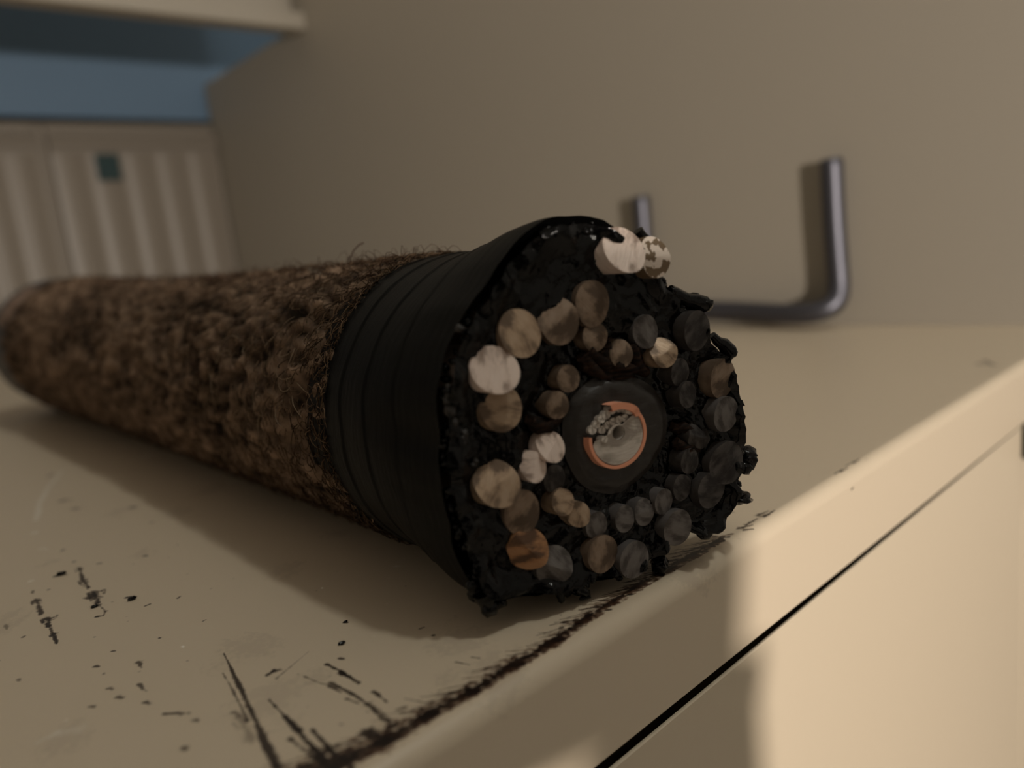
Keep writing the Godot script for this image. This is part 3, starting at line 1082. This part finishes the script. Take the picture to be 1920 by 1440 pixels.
		var c := face_at(q[0], q[1], -0.06) / S
		for rep in 4:
			lump(b, c + Vector3(rng.randf_range(-1, 1), rng.randf_range(-1, 1), rng.randf_range(-1, 0.6)) * q[2] * 0.7, q[2] * rng.randf_range(0.6, 1.0))
	var lumps := part("tar_lumps", b, mats.tar, t, "ragged black tar lumps round the rim")
	lumps.set_meta("kind", "stuff")
	# grey grit stuck in the tar inside the tape's mouth
	b = MB.new()
	for q in [[840, 745, .012], [846, 770, .014], [850, 792, .012], [868, 812, .010], [866, 826, .009], [855, 850, .012], [838, 722, .008], [862, 622, .010], [890, 870, .008], [884, 632, .007]]:
		for rep in 2:
			lump(b, face_at(q[0] + rng.randf_range(-3, 3), q[1] + rng.randf_range(-8, 8), -0.02) / S, q[2])
	part("grit", b, mat(Color(0.20, 0.185, 0.175), 0.6), t, "grey grit stuck in the tar").set_meta("kind", "stuff")
	# drawn-out strands of tar
	for q in [[[1255, 545, 1285, 562, 1305, 566, 1320, 572], 0.018, 0.026], [[1335, 628, 1345, 640, 1356, 645, 1368, 660], 0.011, 0.024], [[1082, 1100, 1100, 1112, 1104, 1118, 1092, 1124], 0.016, 0.006], [[1048, 1095, 1050, 1115, 1053, 1126], 0.018, 0.008], [[905, 1110, 912, 1125, 918, 1138], 0.03, 0.02], [[1196, 432, 1204, 442, 1212, 448], 0.014, 0.012]]:
		var path := PackedVector3Array()
		for k in range(0, q[0].size(), 2):
			var p := face_at(q[0][k], q[0][k + 1], -0.03)
			p.y = maxf(p.y, q[1] * S)
			path.append(p)
		b = MB.new()
		var radii := []
		for k in path.size():
			radii.append(lerpf(q[1], q[2], float(k) / (path.size() - 1)) * S)
		b.tube(path, radii, 9)
		lump(b, path[path.size() - 1] / S, q[2] * 1.15)
		part("tar_strand", b, mats.tar, t)

	# --- armour wires: [x, y, half width, half height, material, tilt x, tilt y, ridge, k1, k2, push]
	var G := "steel_grey"
	var T := "steel_tan"
	var B := "steel_brown"
	var P := "steel_pale"
	var K := "steel_dark"
	var O := "steel_orange"
	var outer := [
		[1170, 468, 34, 42, P, -0.1, 0.55, 1.2, 0.0, 0.0, 0.0], [1231, 482, 26, 38, "steel_patchy", 0.0, 0.45, 1.5, 0.0, 0.5, 0.02],
		[1113, 570, 32, 43, B, 0.0, 0.0, 2.2, 0.1, 0.2, -0.01], [1050, 602, 35, 44, B, -0.05, 0.0, 2.1, 0.5, 0.0, -0.01], [977, 625, 36, 44, T, -0.15, 0.3, 2.4, 0.1, 0.15, 0.0],
		[928, 693, 41, 42, P, -0.25, 0.5, 1.5, 0.0, 0.0, 0.0], [941, 766, 37, 43, T, -0.12, 0.15, 2.3, 0.2, 0.1, -0.015], [934, 908, 38, 41, T, -0.25, 0.45, 2.0, 0.35, 0.1, 0.0],
		[980, 962, 32, 44, B, 0.0, -0.1, 0.5, 0.1, 0.1, -0.02], [994, 1032, 34, 38, O, -0.15, 0.25, 0.7, 0.25, 0.5, 0.0], [1043, 1064, 33, 37, G, -0.05, 0.0, 1.0, 0.45, 0.3, 0.0],
		[1132, 1040, 29, 36, B, 0.1, -0.05, 2.4, 0.15, 0.1, 0.0], [1190, 1050, 29, 35, G, 0.1, -0.05, 1.0, 0.1, 0.0, 0.0], [1272, 990, 27, 35, G, 0.12, -0.05, 0.8, 0.0, 0.15, 0.0],
		[1335, 920, 28, 34, K, 0.15, -0.05, 1.8, 0.1, 0.1, 0.0], [1366, 868, 34, 40, K, 0.15, 0.0, 0.3, 0.1, 0.2, 0.0], [1362, 777, 26, 33, G, 0.18, -0.05, 1.2, 0.0, 0.1, 0.01],
		[1356, 710, 26, 37, B, 0.15, -0.05, 1.6, 0.0, 0.15, 0.01], [1308, 620, 27, 37, K, 0.15, -0.05, 1.7, 0.0, 0.1, 0.01]]
	var inner := [
		[1117, 632, 23, 27, B, 0.0, 0.0, 2.0, 0.2, 0.1, -0.03], [1166, 663, 21, 26, B, -0.05, 0.0, 1.4, 0.3, 0.0, -0.02], [1213, 622, 22, 31, G, 0.1, 0.0, 0.0, 0.0, 0.4, -0.02], [1248, 662, 23, 27, T, -0.1, 0.35, 1.9, 0.4, 0.35, -0.01],
		[1276, 698, 19, 26, K, 0.15, -0.05, 1.3, 0.1, 0.1, -0.02], [1290, 740, 18, 25, K, 0.15, -0.05, 0.6, 0.1, 0.0, -0.02], [1313, 820, 20, 27, K, 0.05, 0.1, 1.2, 0.5, 0.5, -0.01], [1294, 865, 18, 24, K, 0.12, -0.05, 1.0, 0.1, 0.1, -0.02],
		[1280, 915, 18, 25, K, 0.1, -0.05, 2.0, 0.1, 0.1, -0.02], [1245, 941, 18, 25, G, 0.1, -0.05, 2.2, 0.0, 0.1, -0.02], [1209, 961, 18, 26, G, 0.05, 0.0, 1.4, 0.2, 0.1, -0.02], [1172, 973, 19, 26, G, 0.1, -0.05, 1.2, 0.1, 0.0, -0.02],
		[1119, 985, 20, 26, G, 0.05, -0.05, 0.9, 0.0, 0.1, -0.02], [1086, 965, 19, 24, T, -0.15, 0.2, 0.6, 0.0, 0.3, -0.01], [1057, 942, 20, 25, T, -0.12, 0.2, 2.6, 0.0, 0.2, -0.01], [1040, 898, 20, 27, K, 0.0, -0.1, 1.4, 0.1, 0.1, -0.03],
		[1003, 876, 22, 28, P, -0.1, 0.3, 2.7, 0.5, 0.25, -0.01], [1036, 838, 22, 28, P, -0.15, 0.45, 2.3, 0.55, 0.2, -0.005], [1046, 760, 21, 26, B, -0.05, 0.0, 1.2, 0.1, 0.1, -0.02], [1066, 710, 21, 25, B, -0.05, 0.0, 0.8, 0.1, 0.0, -0.02]]
	for set_ in [[outer, "armour_wire", 0.75], [inner, "inner_armour_wire", 0.6]]:
		for q in set_[0]:
			var lean := Vector2(q[5], q[6]).length() * 0.028
			var c := face_at(q[0], q[1], q[10] * 0.35 + 0.001 + lean)
			var px := (c - eye()).dot(-BACK) / F_PX
			var r: float = q[3] * px * 1.04
			# the half width seen in the photograph, spread back on to the face
			var fore := absf((face_at(q[0] + 10, q[1]) - face_at(q[0] - 10, q[1])).length()) / 20.0
			var squash: float = clampf(q[2] * fore / r, 0.8, 1.15)
			b = MB.new()
			wire(b, c, r, Vector2(q[5], q[6]), q[7], q[8], q[9], rng.randf() * 3.0, squash, 0.25 if q[1] < 500 else set_[2])
			part(set_[1], b, mats[q[4]], t)
	# white corrosion on the second upper wire
	# --- bedding between inner wires and core
	b = MB.new()
	for q in [[1100, 650, 1130, 680, 1150, 690], [1090, 665, 1110, 690, 1140, 700], [1140, 640, 1160, 690, 1190, 695], [1130, 660, 1150, 700, 1185, 700], [1095, 680, 1120, 695, 1145, 705], [990, 790, 1010, 800, 1040, 795], [1000, 800, 1025, 795, 1045, 785], [1185, 650, 1195, 690, 1215, 700], [1265, 800, 1280, 805, 1300, 815], [1265, 830, 1285, 840, 1305, 840]]:
		for rep in 4:
			var path := PackedVector3Array()
			for k in range(0, q.size(), 2):
				path.append(face_at(q[k] + rng.randf_range(-7, 7), q[k + 1] + rng.randf_range(-7, 7), rng.randf_range(-0.05, -0.015)))
			b.tube(path, [0.014 * S, 0.018 * S, 0.011 * S], 7)
	var bed := part("bedding_yarn", b, mats.bedding, t, "brown bedding yarn")
	bed.set_meta("kind", "stuff")
	# --- insulated core
	var core := face_at(1164, 815, 0.0)
	b = MB.new()
	var core_r := 0.168 * S
	b.grid(64, 12, func(u, w):
		var a: float = u * TAU
		var r := core_r * lerpf(0.30, 1.0, w) * (1.0 + 0.03 * sin(a * 3.0 + 1.0) + 0.02 * nz.get_noise_2d(cos(a) * 80, sin(a) * 80))
		var dn := -0.010 - 0.02 * smoothstep(0.7, 1.0, w) + 0.007 * nz.get_noise_3d(cos(a) * r / S * 700, sin(a) * r / S * 700, 4)
		return core + (FU * cos(a) + Vector3.UP * sin(a)) * r + FN * dn * S,
		func(_p): return FN, true)
	b.grid(64, 1, func(u, w):
		var a: float = u * TAU
		var r := core_r * (1.0 + 0.03 * sin(a * 3.0 + 1.0) + 0.02 * nz.get_noise_2d(cos(a) * 80, sin(a) * 80))
		return core + (FU * cos(a) + Vector3.UP * sin(a)) * r + FN * -0.032 * S + Vector3(0, 0, -0.5 * S) * w,
		func(p):
			var q: Vector3 = p - core
			return Vector3(q.x, q.y, 0), true)
	var sheath := part("core_sheath", b, mats.sheath, t, "dark plastic sheath of the core")
	# copper tube, dented open at the upper left
	var cc := face_at(1158, 817, 0.005)
	var ru := 0.091 * S
	b = MB.new()
	var a0 := deg_to_rad(172)
	var a1 := deg_to_rad(360 + 104)
	var shell := func(a: float, r: float) -> Vector3:
		return cc + (FU * cos(a) + Vector3.UP * sin(a)) * r
	for side in [0, 1, 2]:
		b.grid(60, 1, func(u, w):
			var a := lerpf(a0, a1, u)
			var ro := ru * (1.0 + (0.03 if a > deg_to_rad(400) else 0.0))
			var ri := ro * (0.90 if a < deg_to_rad(395) else 0.80)
			var tip := (0.004 + 0.012 * smoothstep(deg_to_rad(395), deg_to_rad(415), a)) * S
			if side == 0:
				return shell.call(a, lerpf(ri, ro, w)) + FN * tip
			if side == 1:
				return shell.call(a, ro) + FN * tip * (1.0 - w) + Vector3(0, 0, -0.3 * S) * w
			return shell.call(a, ri) + FN * tip * (1.0 - w) + Vector3(0, 0, -0.2 * S) * w,
			func(p):
				var q: Vector3 = p - cc
				return FN if side == 0 else (Vector3(q.x, q.y, 0) * (1 if side == 1 else -1)))
	part("copper_tube", b, mats.copper, sheath, "bright copper tube")
	# steel strand packed inside: smeared lower part with the bore left open
	var bore := face_at(1159, 811, 0.005)
	var br := 0.0195 * S
	b = MB.new()
	b.grid(48, 8, func(u, w):
		var a: float = u * TAU
		var out_r := ru * 0.875
		# cut back where single strands show, above the line from left to upper right
		var dir := FU * cos(a) + Vector3.UP * sin(a)
		var far := cc + dir * out_r
		var ang := rad_to_deg(a)
		if ang > 35 and ang < 185:
			var k := smoothstep(35, 60, ang) * (1.0 - smoothstep(165, 185, ang))
			far = cc + dir * lerpf(out_r, out_r * 0.42, k)
		var near := bore + dir * br
		return near.lerp(far, w) + FN * (0.002 + 0.002 * nz.get_noise_2d(cos(a) * w * 60, sin(a) * w * 60)) * S,
		func(_p): return FN, true, func(u, w): return Vector2(0.5 + 0.4 * cos(u * TAU) * w, 0.5 + 0.4 * sin(u * TAU) * w))
	b.grid(32, 1, func(u, w):
		var dir := FU * cos(u * TAU) + Vector3.UP * sin(u * TAU)
		return bore + dir * br + Vector3(0, 0, -0.28 * S) * w,
		func(p): return bore - p, true)
	part("strand_face", b, mats.strand, sheath, "smeared grey steel strand")
	# rougher steel left behind the strands
	b = MB.new()
	b.grid(40, 1, func(u, w): return cc + (FU * cos(u * TAU) + Vector3.UP * sin(u * TAU)) * ru * lerpf(0.35, 0.98, w) - FN * 0.06 * S, func(_p): return FN, true)
	part("strand_bed", b, mats.strand, sheath)
	# single strands along the upper arc and the inner arc
	for q in [[1111, 806, 10, -0.004], [1119, 796, 9, -0.004], [1128, 786, 9, 0.0], [1137, 778, 10, 0.0], [1147, 768, 11, 0.002], [1163, 763, 12, 0.005], [1182, 767, 12, 0.006], [1194, 782, 12, 0.0], [1129, 806, 9, -0.006], [1140, 797, 9, -0.005], [1150, 791, 9, -0.004], [1161, 787, 9, -0.002], [1172, 784, 9, -0.002], [1134, 824, 8, 0.006]]:
		var c := face_at(q[0], q[1], 0.004 + q[3])
		var px := (c - eye()).dot(-BACK) / F_PX
		b = MB.new()
		wire(b, c, q[2] * px * 0.84, Vector2(rng.randf_range(-0.1, 0.1), rng.randf_range(0.0, 0.2)), rng.randf() * 3.0, 0.0, 0.0, rng.randf() * 3.0, 1.05, 0.3)
		part("steel_strand", b, mats.strand, sheath)

func fibre(b: MB, a: float, z: float, len_: float, r: float, col: Color, rise: float, n: int) -> void:
	var path := PackedVector3Array()
	var dir := rng.randf_range(-0.9, 0.9) + (0.0 if rng.randf() < 0.6 else PI / 2)
	var curl := rng.randf_range(-1.6, 1.6)
	var lift := rng.randf_range(0.2, 1.0) * rise
	for k in n:
		var t := float(k) / (n - 1)
		var c := axis_at(z)
		var rr := body_r(z) + 0.003 + lift * sin(t * PI * 0.85)
		path.append(h(c.x + cos(a) * rr, maxf(c.y + sin(a) * rr, 0.004), z))
		a += sin(dir) * len_ / (n - 1) / 0.5
		z = minf(z + cos(dir) * len_ / (n - 1), -2.04)
		dir += curl / (n - 1) * 2.0
	b.tint = col
	fast_tube(b, path, r * S)

func fast_tube(b: MB, path: PackedVector3Array, r: float) -> void:
	# three-sided thread, tapering to its tip
	var m := path.size()
	var at := b.V.size()
	for j in m:
		var t := (path[mini(j + 1, m - 1)] - path[maxi(j - 1, 0)]).normalized()
		var x := t.cross(Vector3(0.2, 0.9, 0.36)).normalized()
		var y := t.cross(x)
		var rr := r * (1.0 - 0.6 * j / (m - 1))
		for i in 3:
			var w := TAU * i / 3.0
			var nrm := x * cos(w) + y * sin(w)
			b.V.append(path[j] + nrm * rr)
			b.N.append(nrm)
			b.U.append(Vector2.ZERO)
			b.C.append(b.tint)
	for j in m - 1:
		for i in 3:
			var i1 := (i + 1) % 3
			var p := at + j * 3
			b.I.append_array([p + i, p + 3 + i, p + i1, p + i1, p + 3 + i, p + 3 + i1])

func lump(b: MB, c: Vector3, r: float) -> void:
	var s := rng.randf() * 500.0
	var sq := Vector3(rng.randf_range(0.7, 1.3), rng.randf_range(0.6, 1.1), rng.randf_range(0.7, 1.3))
	b.grid(9, 6, func(u, w):
		var a: float = u * TAU
		var e: float = w * PI
		var d := Vector3(cos(a) * sin(e), cos(e), sin(a) * sin(e))
		var p := c + d * sq * r * (1.0 + 0.5 * nz.get_noise_3d(d.x * 50 + s, d.y * 50, d.z * 50))
		p.y = maxf(p.y, 0.002)
		return p * S, func(p): return p - c * S, true)

func build_crumbs() -> void:
	for q in [[248, 1125, 0.012], [116, 1078, 0.014], [641, 1208, 0.009], [648, 1167, 0.006], [178, 1139, 0.010]]:
		var p := on_table(q[0], q[1])
		var t := thing("tar_crumb", "tiny black tar crumb lying on the stained desktop", "crumb", p, "tar crumbs on the desktop")
		var b := MB.new()
		var c := p / S
		var s := rng.randf() * 100.0
		b.grid(10, 5, func(u, w):
			var a: float = u * TAU
			var e: float = w * PI
			var d := Vector3(cos(a) * sin(e) * 1.3, cos(e) * 0.45 + 0.45, sin(a) * sin(e) * 0.7)
			return (c + d * q[2] * (1.0 + 0.3 * nz.get_noise_2d(a * 20 + s, e * 20))) * S, func(x): return x - p, true)
		part("crumb", b, mats.tar, t)
